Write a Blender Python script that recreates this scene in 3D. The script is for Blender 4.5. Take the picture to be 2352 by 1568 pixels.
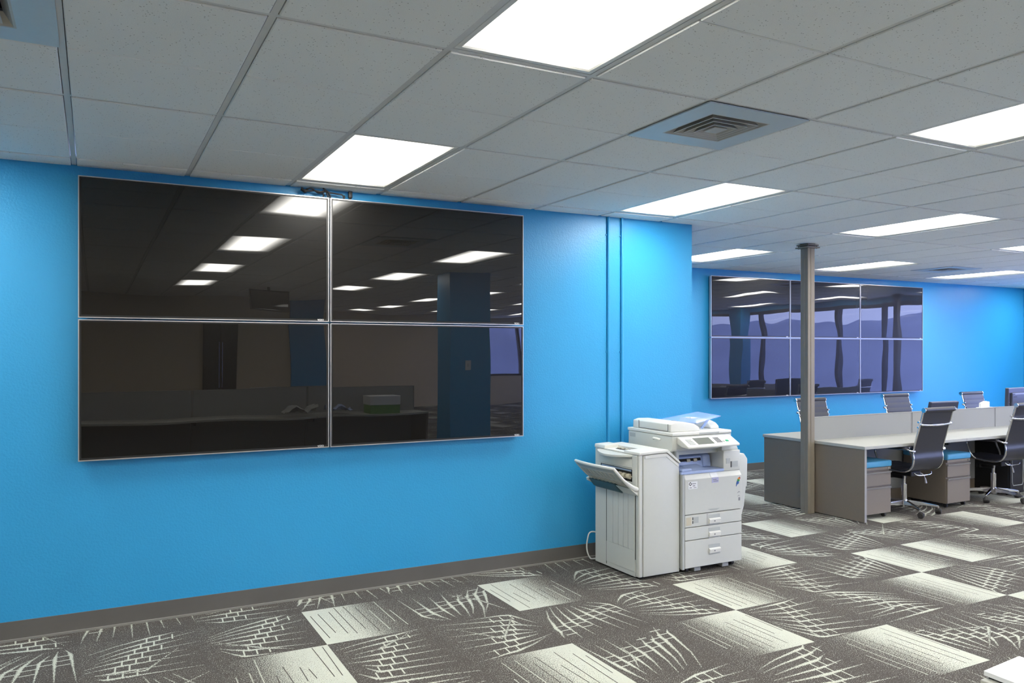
import bpy, bmesh, math, random
from mathutils import Vector, Matrix
random.seed(7)
PI = math.pi
R = math.radians
SC = bpy.context.scene
COL = SC.collection
for o in list(bpy.data.objects): bpy.data.objects.remove(o)

# ------------------------------------------------------------------ camera
CZ = 1.62                                   # eye height
cam = bpy.data.cameras.new('camera')
cam.sensor_width = 36.0
cam.lens = 1820.0/2352.0*36.0
cam.shift_y = (805.0-784.0)/2352.0
cam.clip_start = 0.05; cam.clip_end = 500
co = bpy.data.objects.new('camera', cam); COL.objects.link(co)
co.location = (0, 0, CZ)
co.rotation_euler = (R(90), 0, R(-27.85))
SC.camera = co

# ------------------------------------------------------------------ view, world
SC.view_settings.view_transform = 'Standard'
SC.view_settings.look = 'None'
SC.view_settings.gamma = 1.0
SC.view_settings.use_curve_mapping = False
SC.view_settings.exposure = 1.2
LAMP = 11.5                                  # radiance of the ceiling light lenses
SKY = 5.0
w = bpy.data.worlds.new('sky'); SC.world = w; w.use_nodes = True
nt = w.node_tree; nt.nodes.clear()
wo = nt.nodes.new('ShaderNodeOutputWorld'); bg = nt.nodes.new('ShaderNodeBackground')
tc = nt.nodes.new('ShaderNodeTexCoord'); sp = nt.nodes.new('ShaderNodeSeparateXYZ'); cr = nt.nodes.new('ShaderNodeValToRGB')
nt.links.new(tc.outputs['Generated'], sp.inputs[0]); nt.links.new(sp.outputs['Z'], cr.inputs[0])
cr.color_ramp.elements[0].position = 0.0; cr.color_ramp.elements[0].color = (.48, .55, .93, 1)
cr.color_ramp.elements[1].position = 0.6; cr.color_ramp.elements[1].color = (.40, .50, .95, 1)
nt.links.new(cr.outputs[0], bg.inputs[0]); bg.inputs[1].default_value = SKY
nt.links.new(bg.outputs[0], wo.inputs[0])

# ------------------------------------------------------------------ dimensions
HC = 1.065 + CZ          # ceiling height
YA = 5.22                # wall with the four screens
XR = 4.48                # its outer corner
YB = 7.92                # far wall
XE = 14.1                # window wall
XL = -5.0
YT = -6.0                # tan wall behind
YD = -12.0               # deep end
XD = 4.2
GX, GX0 = .6062, -.098
GY, GY0 = .6077, 4.416

# ------------------------------------------------------------------ materials
def nodes(name):
    m = bpy.data.materials.new(name); m.use_nodes = True
    nt = m.node_tree; b = nt.nodes['Principled BSDF']
    return m, nt, b
def N(nt, kind, **kw):
    n = nt.nodes.new(kind)
    for k, v in kw.items():
        if k in n.inputs.keys() if hasattr(n.inputs, 'keys') else False: n.inputs[k].default_value = v
        else: setattr(n, k, v)
    return n
def math_n(nt, op, a, b=None, c=None, clamp=False):
    n = nt.nodes.new('ShaderNodeMath'); n.operation = op; n.use_clamp = clamp
    for i, v in enumerate((a, b, c)):
        if v is None: continue
        if isinstance(v, (int, float)): n.inputs[i].default_value = v
        else: nt.links.new(v, n.inputs[i])
    return n.outputs[0]
def noise(nt, scale, detail=2, rough=.5, vec=None):
    n = nt.nodes.new('ShaderNodeTexNoise'); n.inputs['Scale'].default_value = scale
    n.inputs['Detail'].default_value = detail; n.inputs['Roughness'].default_value = rough
    if vec is not None: nt.links.new(vec, n.inputs['Vector'])
    return n.outputs[0]
def objco(nt, scale=(1, 1, 1), which='Object'):
    t = nt.nodes.new('ShaderNodeTexCoord'); mp = nt.nodes.new('ShaderNodeMapping')
    mp.inputs['Scale'].default_value = scale
    nt.links.new(t.outputs[which], mp.inputs[0]); return mp.outputs[0]
def mixc(nt, f, a, b):
    n = nt.nodes.new('ShaderNodeMix'); n.data_type = 'RGBA'
    if isinstance(f, (int, float)): n.inputs[0].default_value = f
    else: nt.links.new(f, n.inputs[0])
    for i, v in ((6, a), (7, b)):
        if isinstance(v, tuple): n.inputs[i].default_value = (*v, 1) if len(v) == 3 else v
        else: nt.links.new(v, n.inputs[i])
    return n.outputs[2]
def bump(nt, b, h, strength=.2, dist=.002):
    n = nt.nodes.new('ShaderNodeBump'); n.inputs['Strength'].default_value = strength
    n.inputs['Distance'].default_value = dist
    nt.links.new(h, n.inputs['Height']); nt.links.new(n.outputs[0], b.inputs['Normal'])
def mat(name, col, rough=.5, metal=0.0, spec=.5, var=.04, vscale=30, bmp=0, bscale=400, bdist=.001, coat=0, trans=0, alpha=1):
    m, nt, b = nodes(name)
    b.inputs['Roughness'].default_value = rough; b.inputs['Metallic'].default_value = metal
    b.inputs['Specular IOR Level'].default_value = spec
    v = objco(nt)
    f = noise(nt, vscale, 3, .6, v)
    c1 = tuple(max(0, c*(1-var)) for c in col); c2 = tuple(min(1, c*(1+var)) for c in col)
    nt.links.new(mixc(nt, f, c1, c2), b.inputs['Base Color'])
    if bmp: bump(nt, b, noise(nt, bscale, 2, .5, v), bmp, bdist)
    if coat: b.inputs['Coat Weight'].default_value = coat; b.inputs['Coat Roughness'].default_value = .05
    if trans: b.inputs['Transmission Weight'].default_value = trans
    if alpha < 1: b.inputs['Alpha'].default_value = alpha
    return m
MT = {}
MT['blue_wall'] = mat('blue_wall_paint', (.030, .325, .640), .38, var=.03, vscale=3, bmp=.35, bscale=85, bdist=.004)
MT['tan_wall'] = mat('tan_wall_paint', (.70, .60, .45), .6, bmp=.2, bscale=90, bdist=.003)
MT['white_wall'] = mat('pale_wall_paint', (.5, .5, .48), .6)
MT['base'] = mat('grey_vinyl_base', (.125, .118, .108), .42, var=.12, vscale=4)
MT['base_toe'] = mat('grey_vinyl_toe', (.24, .235, .215), .4)
MT['tbar'] = mat('ceiling_grid_paint', (.68, .68, .67), .5)
MT['plenum'] = mat('ceiling_backing', (.18, .18, .18), .8)
MT['frame_w'] = mat('troffer_frame_paint', (.8, .79, .75), .45)
MT['vent'] = mat('diffuser_paint', (.55, .62, .66), .4)
MT['vent_core'] = mat('diffuser_cone_paint', (.50, .48, .44), .45)
MT['black'] = mat('black_plastic', (.012, .012, .013), .45)
MT['dark'] = mat('dark_void', (.006, .006, .006), .9)
MT['bezel'] = mat('screen_bezel_silver', (.55, .55, .55), .3, .7)
MT['white_ink'] = mat('white_logo', (.7, .7, .7), .5)
MT['post'] = mat('taupe_post_paint', (.23, .198, .155), .5, var=.08, vscale=8)
MT['desk_panel'] = mat('taupe_laminate', (.205, .165, .123), .5, var=.06, vscale=60)
MT['desk_edge'] = mat('grey_edge_band', (.33, .32, .31), .4)
MT['desktop'] = mat('grey_worktop_laminate', (.42, .42, .385), .38, var=.05, vscale=200)
MT['fabric'] = mat('grey_panel_fabric', (.31, .315, .31), .9, var=.12, vscale=500, bmp=.3, bscale=900)
MT['panel_trim'] = mat('grey_panel_trim', (.26, .26, .25), .5)
MT['ped'] = mat('taupe_metal', (.205, .172, .138), .45)
MT['ped_lip'] = mat('pull_lip_metal', (.30, .29, .28), .35, .3)
MT['cushion'] = mat('blue_vinyl', (.085, .36, .62), .42, var=.08, vscale=12, bmp=.2, bscale=60)
MT['chrome'] = mat('chrome', (.75, .75, .76), .12, 1.0)
MT['leather'] = mat('black_leather', (.030, .030, .036), .40, var=.15, vscale=40, bmp=.15, bscale=300)
MT['caster'] = mat('caster_rubber', (.022, .020, .020), .6)
MT['cop'] = mat('warm_white_plastic', (.57, .58, .545), .42, var=.02, bmp=.08, bscale=700, bdist=.0005)
MT['cop2'] = mat('white_plastic_trim', (.72, .72, .68), .38, var=.02)
MT['cop_grey'] = mat('grey_plastic', (.42, .44, .43), .5)
MT['cop_line'] = mat('dark_gap', (.06, .06, .06), .8)
MT['cop_blue'] = mat('lavender_blue_plastic', (.36, .45, .70), .35)
MT['cop_blue_d'] = mat('slate_blue_plastic', (.24, .32, .46), .4)
MT['cop_teal'] = mat('dark_teal_plastic', (.07, .13, .15), .5)
MT['cream'] = mat('cream_roller', (.55, .50, .38), .5)
MT['lcd'] = mat('lcd_glass', (.17, .18, .16), .2)
MT['paper_w'] = mat('white_paper', (.78, .79, .80), .55)
MT['lilac'] = mat('lilac_label', (.42, .42, .62), .5)
MT['inkgrey'] = mat('grey_ink', (.22, .22, .24), .6)
MT['inkblack'] = mat('black_ink', (.015, .015, .02), .6)
MT['green'] = mat('green_plastic', (.03, .40, .20), .4)
MT['red'] = mat('red_ink', (.45, .05, .04), .5)
MT['orange'] = mat('orange_ink', (.75, .25, .05), .5)
MT['gr_ink'] = mat('green_ink', (.04, .30, .08), .5)
MT['bl_ink'] = mat('blue_ink', (.03, .10, .35), .5)
MT['bigbox_green'] = mat('green_carton_print', (.12, .30, .06), .6)
MT['navy_plastic'] = mat('dark_blue_grey_plastic', (.05, .055, .085), .35)
MT['silver'] = mat('silver_plastic', (.45, .45, .46), .35, .4)
MT['door_dark'] = mat('dark_door_laminate', (.03, .026, .024), .4)
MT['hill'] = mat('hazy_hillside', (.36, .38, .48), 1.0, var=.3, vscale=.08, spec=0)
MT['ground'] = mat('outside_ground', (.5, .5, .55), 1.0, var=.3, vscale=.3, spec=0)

def mk_tile():
    m, nt, b = nodes('mineral_fibre_tile')
    b.inputs['Roughness'].default_value = .85; b.inputs['Specular IOR Level'].default_value = .2
    v = objco(nt)
    vo = nt.nodes.new('ShaderNodeTexVoronoi'); vo.inputs['Scale'].default_value = 75
    nt.links.new(v, vo.inputs['Vector'])
    hole = math_n(nt, 'LESS_THAN', vo.outputs['Distance'], .17)
    gate = math_n(nt, 'GREATER_THAN', noise(nt, 42, 1, .5, v), .50)
    hole = math_n(nt, 'MULTIPLY', hole, gate)
    base = mixc(nt, noise(nt, 260, 2, .6, v), (.80, .81, .79), (.90, .91, .89))
    nt.links.new(mixc(nt, hole, base, (.42, .42, .40)), b.inputs['Base Color'])
    bump(nt, b, noise(nt, 200, 3, .6, v), .35, .002)
    return m
MT['tile'] = mk_tile()

def mk_lens():
    m, nt, b = nodes('prismatic_light_lens')
    b.inputs['Base Color'].default_value = (.6, .62, .62, 1); b.inputs['Roughness'].default_value = .3
    v = objco(nt)
    s = nt.nodes.new('ShaderNodeSeparateXYZ'); nt.links.new(v, s.inputs[0])
    ax = math_n(nt, 'ABSOLUTE', s.outputs[0]); ay = math_n(nt, 'ABSOLUTE', s.outputs[1])
    ex = math_n(nt, 'MULTIPLY', math_n(nt, 'SUBTRACT', .285, ax), 7.0, clamp=True)   # falls off beyond the last tube
    ey = math_n(nt, 'MULTIPLY', math_n(nt, 'SUBTRACT', .590, ay), 8.0, clamp=True)
    e = math_n(nt, 'MULTIPLY', ex, ey)
    e = math_n(nt, 'MULTIPLY_ADD', math_n(nt, 'MULTIPLY', e, e), .965, .035)
    dots = nt.nodes.new('ShaderNodeTexVoronoi'); dots.inputs['Scale'].default_value = 150; dots.inputs['Randomness'].default_value = 0
    nt.links.new(v, dots.inputs['Vector'])
    d = math_n(nt, 'MULTIPLY_ADD', dots.outputs['Distance'], .5, .8)
    st = math_n(nt, 'MULTIPLY', math_n(nt, 'MULTIPLY', e, d), LAMP)
    b.inputs['Emission Color'].default_value = (1.0, .975, .90, 1)
    nt.links.new(st, b.inputs['Emission Strength'])
    return m
MT['lens'] = mk_lens()

def mk_screen(name, wob, wscale):
    m, nt, b = nodes(name)
    b.inputs['Base Color'].default_value = (.005, .0040, .0032, 1)
    b.inputs['Roughness'].default_value = .32
    b.inputs['Specular IOR Level'].default_value = .12
    b.inputs['Coat Weight'].default_value = 1; b.inputs['Coat Roughness'].default_value = .008
    b.inputs['Coat IOR'].default_value = 1.56
    v = objco(nt, which='Object')
    n = nt.nodes.new('ShaderNodeBump'); n.inputs['Strength'].default_value = 1.0; n.inputs['Distance'].default_value = wob
    nt.links.new(noise(nt, wscale, 0, .4, v), n.inputs['Height'])
    nt.links.new(n.outputs[0], b.inputs['Coat Normal'])
    return m
MT['glass_a'] = mk_screen('glossy_black_screen', .0025, 1.6)
MT['glass_b'] = mk_screen('glossy_black_screen_wavy', .0028, 2.0)

def mk_pane():
    m, nt, b = nodes('window_glass'); nt.nodes.remove(b)
    out = nt.nodes['Material Output']
    t = nt.nodes.new('ShaderNodeBsdfTransparent'); t.inputs[0].default_value = (.88, .90, .96, 1)
    g = nt.nodes.new('ShaderNodeBsdfGlossy'); g.inputs['Roughness'].default_value = .02
    lw = nt.nodes.new('ShaderNodeLayerWeight'); lw.inputs[0].default_value = .5
    ff = math_n(nt, 'MULTIPLY_ADD', math_n(nt, 'POWER', lw.outputs['Facing'], 5.0), .8, .04)
    mx = nt.nodes.new('ShaderNodeMixShader')
    nt.links.new(ff, mx.inputs[0]); nt.links.new(t.outputs[0], mx.inputs[1]); nt.links.new(g.outputs[0], mx.inputs[2])
    nt.links.new(mx.outputs[0], out.inputs[0]); return m
MT['pane'] = mk_pane()
def mk_clear():
    m, nt, b = nodes('clear_blue_plastic')
    b.inputs['Base Color'].default_value = (.40, .55, .95, 1); b.inputs['Roughness'].default_value = .15
    b.inputs['Alpha'].default_value = .45
    return m
MT['clear'] = mk_clear()

def mk_carpet():
    m, nt, b = nodes('patterned_carpet')
    b.inputs['Roughness'].default_value = .95; b.inputs['Specular IOR Level'].default_value = .1
    at = nt.nodes.new('ShaderNodeAttribute'); at.attribute_name = 'ink'; at.attribute_type = 'GEOMETRY'
    v = objco(nt)
    fine = noise(nt, 300, 2, .6, v)
    n1 = noise(nt, 210, 1, .5, v)
    s = nt.nodes.new('ShaderNodeMapRange'); s.inputs[1].default_value = .25; s.inputs[2].default_value = .75
    nt.links.new(n1, s.inputs[0])
    d = math_n(nt, 'SUBTRACT', at.outputs['Fac'], s.outputs[0])
    k = math_n(nt, 'MULTIPLY_ADD', d, 9.0, .5, clamp=True)
    dark = mixc(nt, fine, (.058, .050, .045), (.125, .112, .103))
    lite = mixc(nt, fine, (.46, .47, .40), (.68, .69, .60))
    nt.links.new(mixc(nt, k, dark, lite), b.inputs['Base Color'])
    bump(nt, b, fine, .6, .003)
    return m
MT['carpet'] = mk_carpet()

# ------------------------------------------------------------------ mesh helpers
class B:
    def __init__(s): s.bm = bmesh.new()
    def _merge(s, t):
        me = bpy.data.meshes.new('t'); t.to_mesh(me); t.free(); s.bm.from_mesh(me); bpy.data.meshes.remove(me); return s
    def box(s, x0, x1, y0, y1, z0, z1, bev=0, seg=2, rot=None):
        t = bmesh.new(); bmesh.ops.create_cube(t, size=1)
        for v in t.verts:
            v.co = Vector(((x0+x1)/2+v.co.x*(x1-x0), (y0+y1)/2+v.co.y*(y1-y0), (z0+z1)/2+v.co.z*(z1-z0)))
        if bev: bmesh.ops.bevel(t, geom=t.edges[:], offset=bev, segments=seg, affect='EDGES', profile=.5)
        if rot is not None: bmesh.ops.transform(t, matrix=rot, verts=t.verts[:])
        return s._merge(t)
    def prism(s, poly, a, b, axis='y', bev=0, seg=2):
        # poly of (p,q) in the plane across the axis; x: (y,z)  y: (x,z)  z: (x,y)
        t = bmesh.new()
        f = {'x': lambda p, q, r: (r, p, q), 'y': lambda p, q, r: (p, r, q), 'z': lambda p, q, r: (p, q, r)}[axis]
        lo = [t.verts.new(f(p, q, a)) for p, q in poly]; hi = [t.verts.new(f(p, q, b)) for p, q in poly]
        t.faces.new(lo); t.faces.new(hi[::-1]); n = len(poly)
        for i in range(n): t.faces.new((lo[i], hi[i], hi[(i+1) % n], lo[(i+1) % n])[::-1])
        bmesh.ops.recalc_face_normals(t, faces=t.faces[:])
        if bev: bmesh.ops.bevel(t, geom=t.edges[:], offset=bev, segments=seg, affect='EDGES', profile=.5)
        return s._merge(t)
    def cyl(s, p0, p1, r, r2=None, seg=20, caps=True):
        r2 = r if r2 is None else r2
        p0, p1 = Vector(p0), Vector(p1); d = p1-p0; q = d.to_track_quat('Z', 'Y').to_matrix()
        t = bmesh.new(); rings = []
        for p, rr in ((p0, r), (p1, r2)):
            rings.append([t.verts.new(p+q @ Vector((rr*math.cos(2*PI*i/seg), rr*math.sin(2*PI*i/seg), 0))) for i in range(seg)])
        for i in range(seg): t.faces.new((rings[0][i], rings[0][(i+1) % seg], rings[1][(i+1) % seg], rings[1][i]))
        if caps: t.faces.new(rings[0][::-1]); t.faces.new(rings[1])
        return s._merge(t)
    def tube(s, pts, r, seg=10, sx=1.0, closed=False):
        pts = [Vector(p) for p in pts]; n = len(pts); t = bmesh.new(); rings = []; up = None
        for i in range(n):
            if closed: d = pts[(i+1) % n]-pts[i-1]
            else: d = pts[min(i+1, n-1)]-pts[max(i-1, 0)]
            d.normalize()
            if up is None:
                up = Vector((1, 0, 0)) if abs(d.x) < .9 else Vector((0, 0, 1))
            up = (up-d*up.dot(d)).normalized(); sd = d.cross(up)
            rr = r[i] if isinstance(r, (list, tuple)) else r
            rings.append([t.verts.new(pts[i]+up*(rr*sx*math.cos(2*PI*k/seg))+sd*(rr*math.sin(2*PI*k/seg))) for k in range(seg)])
        m = n if closed else n-1
        for i in range(m):
            a, b = rings[i], rings[(i+1) % n]
            for k in range(seg): t.faces.new((a[k], a[(k+1) % seg], b[(k+1) % seg], b[k]))
        if not closed: t.faces.new(rings[0][::-1]); t.faces.new(rings[-1])
        bmesh.ops.recalc_face_normals(t, faces=t.faces[:])
        return s._merge(t)
    def lathe(s, prof, c=(0, 0, 0), seg=24):
        t = bmesh.new(); rings = []
        for r, z in prof: rings.append([t.verts.new((c[0]+r*math.cos(2*PI*k/seg), c[1]+r*math.sin(2*PI*k/seg), c[2]+z)) for k in range(seg)])
        for a, b in zip(rings, rings[1:]):
            for k in range(seg): t.faces.new((a[k], a[(k+1) % seg], b[(k+1) % seg], b[k]))
        t.faces.new(rings[0][::-1]); t.faces.new(rings[-1])
        bmesh.ops.recalc_face_normals(t, faces=t.faces[:])
        return s._merge(t)
    def grid(s, fn, nu, nv, thick=.01):
        # closed sheet: fn(u,v)->point, thickened along its normal
        t = bmesh.new()
        P = [[Vector(fn(i/nu, j/nv)) for j in range(nv+1)] for i in range(nu+1)]
        def nrm(i, j):
            a = P[min(i+1, nu)][j]-P[max(i-1, 0)][j]; b = P[i][min(j+1, nv)]-P[i][max(j-1, 0)]
            return a.cross(b).normalized()
        T = [[t.verts.new(P[i][j]+nrm(i, j)*thick/2) for j in range(nv+1)] for i in range(nu+1)]
        U = [[t.verts.new(P[i][j]-nrm(i, j)*thick/2) for j in range(nv+1)] for i in range(nu+1)]
        for i in range(nu):
            for j in range(nv):
                t.faces.new((T[i][j], T[i+1][j], T[i+1][j+1], T[i][j+1]))
                t.faces.new((U[i][j], U[i][j+1], U[i+1][j+1], U[i+1][j]))
        for i in range(nu):
            t.faces.new((T[i][0], U[i][0], U[i+1][0], T[i+1][0])); t.faces.new((T[i][nv], T[i+1][nv], U[i+1][nv], U[i][nv]))
        for j in range(nv):
            t.faces.new((T[0][j], T[0][j+1], U[0][j+1], U[0][j])); t.faces.new((T[nu][j], U[nu][j], U[nu][j+1], T[nu][j+1]))
        bmesh.ops.recalc_face_normals(t, faces=t.faces[:])
        return s._merge(t)
    def obj(s, name, m, parent=None, loc=None, smooth=False, label=None):
        me = bpy.data.meshes.new(name); s.bm.to_mesh(me); s.bm.free()
        if isinstance(m, str): m = MT[m]
        me.materials.append(m)
        if smooth:
            for p in me.polygons: p.use_smooth = True
            try: me.set_sharp_from_angle(angle=R(40))
            except Exception: pass
        o = bpy.data.objects.new(name, me); COL.objects.link(o)
        if loc is not None: o.location = loc
        if parent is not None: o.parent = parent
        if label: o['label'] = label
        return o
def thing(name, label, cat, loc=(0, 0, 0), rz=0, group=None):
    o = bpy.data.objects.new(name, None); COL.objects.link(o); o.empty_display_size = .1
    o.location = loc; o.rotation_euler = (0, 0, rz); o['label'] = label; o['category'] = cat
    if group: o['group'] = group
    return o
def tag(o, label, cat, group=None):
    o['label'] = label; o['category'] = cat
    if group: o['group'] = group
    return o
def struct(o, label=None):
    o['kind'] = 'structure'
    if label: o['label'] = label
    return o
def dup(root, loc, rz=0, label=None, group=None):
    r = root.copy(); COL.objects.link(r); r.location = loc; r.rotation_euler = (0, 0, rz)
    if label: r['label'] = label
    if group: r['group'] = group
    for ch in list(root.children):
        c = ch.copy(); COL.objects.link(c); c.parent = r
        for g in list(ch.children):
            d = g.copy(); COL.objects.link(d); d.parent = c
    return r
def text_obj(name, body, size, m, parent, loc, rot=(R(90), 0, 0), ext=.0006, shear=0, bold=0):
    cu = bpy.data.curves.new(name, 'FONT'); cu.body = body; cu.size = size; cu.extrude = ext; cu.offset = bold
    t = bpy.data.objects.new(name, cu); COL.objects.link(t)
    bpy.context.view_layer.update()
    me = bpy.data.meshes.new_from_object(t); bpy.data.objects.remove(t); bpy.data.curves.remove(cu)
    me.materials.append(MT[m]); o = bpy.data.objects.new(name, me); COL.objects.link(o)
    o.location = loc; o.rotation_euler = rot
    if parent is not None: o.parent = parent
    return o
def bez(pts, n=8):
    # Catmull-Rom through points
    P = [Vector(p) for p in pts]; P = [P[0]*2-P[1]]+P+[P[-1]*2-P[-2]]; out = []
    for i in range(1, len(P)-2):
        for k in range(n):
            t = k/n
            out.append(.5*((2*P[i])+(P[i+1]-P[i-1])*t+(2*P[i-1]-5*P[i]+4*P[i+1]-P[i+2])*t*t+(3*P[i]-P[i-1]-3*P[i+1]+P[i+2])*t**3))
    out.append(P[-2]); return out

# ------------------------------------------------------------------ floor with carpet tile pattern
CX0, CPX = -.065, .6025          # carpet tile grid
CYR = lambda r: 2.50+.6125*(r-1) # row start, r1 = 2.50
GRAD = {}
for c, r, side in [(6, 3, 'L'), (5, 2, 'R'), (6, 1, 'R'), (8, 2, 'R'), (9, 3, 'L'), (10, 3, 'L'), (7, 4, 'R'), (9, 5, 'L'), (3, 2, 'R'),
                   (2, 4, 'L'), (1, 3, 'R'), (4, 4, 'L'), (12, 4, 'R'), (11, 5, 'L'), (9, 1, 'L'), (14, 5, 'R'), (13, 2, 'L'), (15, 3, 'R'),
                   (12, 8, 'L'), (10, 7, 'R'), (14, 7, 'L'), (8, 6, 'R'), (-2, 3, 'L'), (0, 1, 'L'), (11, 0, 'R'), (4, -1, 'L'), (7, -2, 'R'), (1, -2, 'R'), (16, 5, 'L')]:
    GRAD[(c, r)] = side
def make_floor():
    bm = bmesh.new(); ink = bm.verts.layers.float.new('ink')
    def quad(ps, vals):
        vs = []
        for p, a in zip(ps, vals):
            v = bm.verts.new(p); v[ink] = a; vs.append(v)
        bm.faces.new(vs)
    # big base sheet outside the patterned area (rooms behind)
    def stroke(T, pts, ws, inks, z, soft=0):
        n = len(pts); cl = lambda p: min(1, max(0, p))
        for i in range(n-1):
            (u0, v0), (u1, v1) = pts[i], pts[i+1]
            du, dv = u1-u0, v1-v0; L = math.hypot(du, dv) or 1; nu, nv = -dv/L, du/L
            a, b = ws[i]/2, ws[i+1]/2
            for sg in (1, -1):
                q = [(u0, v0), (u1, v1), (u1+sg*nu*b, v1+sg*nv*b), (u0+sg*nu*a, v0+sg*nv*a)]
                P = [T(cl(p), cl(r)) for p, r in q]
                if max(math.dist(P[0], P[1]), math.dist(P[1], P[2])) < 1e-4: continue
                e0, e1 = inks[i]*(1-soft), inks[i+1]*(1-soft)
                quad([(x, y, z) for x, y in P], (inks[i], inks[i+1], e1, e0))
    rng = random.Random(11)
    for c in range(-9, 24):
        for r in range(-24, 10):
            x0 = CX0+c*CPX; y0 = CYR(r)
            x1 = x0+CPX; y1 = CYR(r+1)
            if x1 < XL or x0 > XE or y1 < YD or y0 > YB: continue
            if y0 > YA and x1 < XR-.1: continue
            side = GRAD.get((c, r))
            if side is None and (c < -2 or c > 16 or r < -1 or r > 8) and rng.random() < .2: side = rng.choice('LR')
            if side:
                def T(u, v, s=side): return ((x0+u*CPX) if s == 'L' else (x1-u*CPX), y0+v*(y1-y0))
                us = [0, .14, .36, .52, .68, .84, 1]; iv = [1.0, .86, .70, .50, .33, .22, .17]
                for k in range(6):
                    P = [T(us[k], 0), T(us[k+1], 0), T(us[k+1], 1), T(us[k], 1)]
                    quad([(*p, 0) for p in P], (iv[k], iv[k+1], iv[k+1], iv[k]))
                for k in range(9):
                    u = .05+.1*k+rng.uniform(-.02, .02); v0 = rng.uniform(0, .35); v1 = rng.uniform(.5, 1)
                    du = rng.uniform(-.02, .02)
                    if u < .62: stroke(T, [(u, v0), (u+du, v1)], [.008, .008], [.12, .12], .0006)
                    else: stroke(T, [(u, v0), (u+du, v1)], [.010, .010], [.75, .62], .0006)
                continue
            # figured tile: fan of tapering blades crossed by a stepped ladder
            rot = rng.randrange(4); flip = rng.random() < .5
            if c < 8 and r < 5: rot = rng.choice([0, 2, 1, 3, 0])
            def T(u, v):
                if flip: v = 1-v
                for _ in range(rot): u, v = v, 1-u
                return x0+u*CPX, y0+v*(y1-y0)
            q = [(x0, y0, 0), (x1, y0, 0), (x1, y1, 0), (x0, y1, 0)]
            quad(q, (.19, .13, .18, .22))
            n = 8; cv = rng.uniform(.2, .8); spread = rng.uniform(.45, 1.0); bend = rng.uniform(-.10, .10)
            lines = []
            step = rng.choice([-1, 1]); uc0 = rng.uniform(.35, .6)
            for k in range(n):
                vb = (k+.5)/n + rng.uniform(-.008, .008)          # position at the ladder
                uc = uc0 + step*(k-(n-1)/2)*.055
                va = vb+(vb-cv)*(-.62*spread)*1.0+bend             # where the blade tip converges
                vz = vb+(vb-cv)*(.38*spread)
                lines.append((vb, uc, va, vz))
            for k, (vb, uc, va, vz) in enumerate(lines):
                tip = rng.uniform(.0, .16); tail = rng.uniform(.82, 1.0)
                pts = [(tip, va), (tip+(uc-tip)*.4, va+(vb-va)*.55), (uc-.04, vb), (uc+.05, vb+(vz-vb)*.12), (uc+(tail-uc)*.55, vb+(vz-vb)*.55), (tail, vz)]
                wd = rng.uniform(.034, .050)
                stroke(T, pts, [.014, wd*.55, wd, wd*.85, wd*.5, .012], [.50, .72, 1.0, .95, .70, .48], .0006+.00005*k, .55)
            # ladder rungs
            for k in range(n-1):
                (va, ua, _, _), (vb, ub, _, _) = lines[k], lines[k+1]
                um = (ua+ub)/2
                for o_ in ((-.055, .055) if k % 2 else (-.055, .055, .165)):
                    stroke(T, [(um+o_-.004*step, va), (um+o_+.004*step, vb)], [.014, .014], [1, 1], .0011, 0)
            # one loose blade
            if rng.random() < .6:
                a = rng.uniform(.05, .3); b_ = rng.uniform(.7, .95)
                stroke(T, [(a, rng.uniform(.0, 1)), (.5, rng.uniform(.1, .9)), (b_, rng.uniform(0, 1))], [.012, .034, .012], [.45, .8, .45], .0013, .5)
    me = bpy.data.meshes.new('floor'); bm.to_mesh(me); bm.free(); me.materials.append(MT['carpet'])
    o = bpy.data.objects.new('floor', me); COL.objects.link(o); struct(o, 'patterned taupe carpet tiles with pale geometric strokes')
make_floor()
B().box(XL-.3, XE+.3, YD-.3, YB+.3, -.12, -.004).obj('floor_slab', 'dark')['kind'] = 'structure'

# ------------------------------------------------------------------ walls
def wall(name, m, x0, x1, y0, y1, z0=0, z1=None, label=None):
    return struct(B().box(x0, x1, y0, y1, z0, HC+.05 if z1 is None else z1).obj(name, m), label)
wall('wall_front', 'blue_wall', XL, XR, YA, YA+.14, label='bright blue wall carrying the four screens')
wall('wall_return', 'blue_wall', XR-.14, XR, YA+.14, YB)
wall('wall_far', 'blue_wall', XR-.14, XE, YB, YB+.14, label='far blue wall carrying the six screens')
wall('wall_left', 'tan_wall', XL-.14, XL, YT, YA+.14)
wall('wall_back', 'tan_wall', XL-.14, XD, YT-.14, YT)
wall('wall_side', 'tan_wall', XD-.14, XD, YD, YT-.14)
# deep end wall with a window
wx0, wx1, wz0, wz1 = 10.4, 13.6, .85, 2.45
bb = B(); bb.box(XD-.14, wx0, YD-.14, YD, 0, HC+.05); bb.box(wx1, XE, YD-.14, YD, 0, HC+.05)
bb.box(wx0, wx1, YD-.14, YD, 0, wz0); bb.box(wx0, wx1, YD-.14, YD, wz1, HC+.05)
struct(bb.obj('wall_deep', 'tan_wall'))
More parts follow.
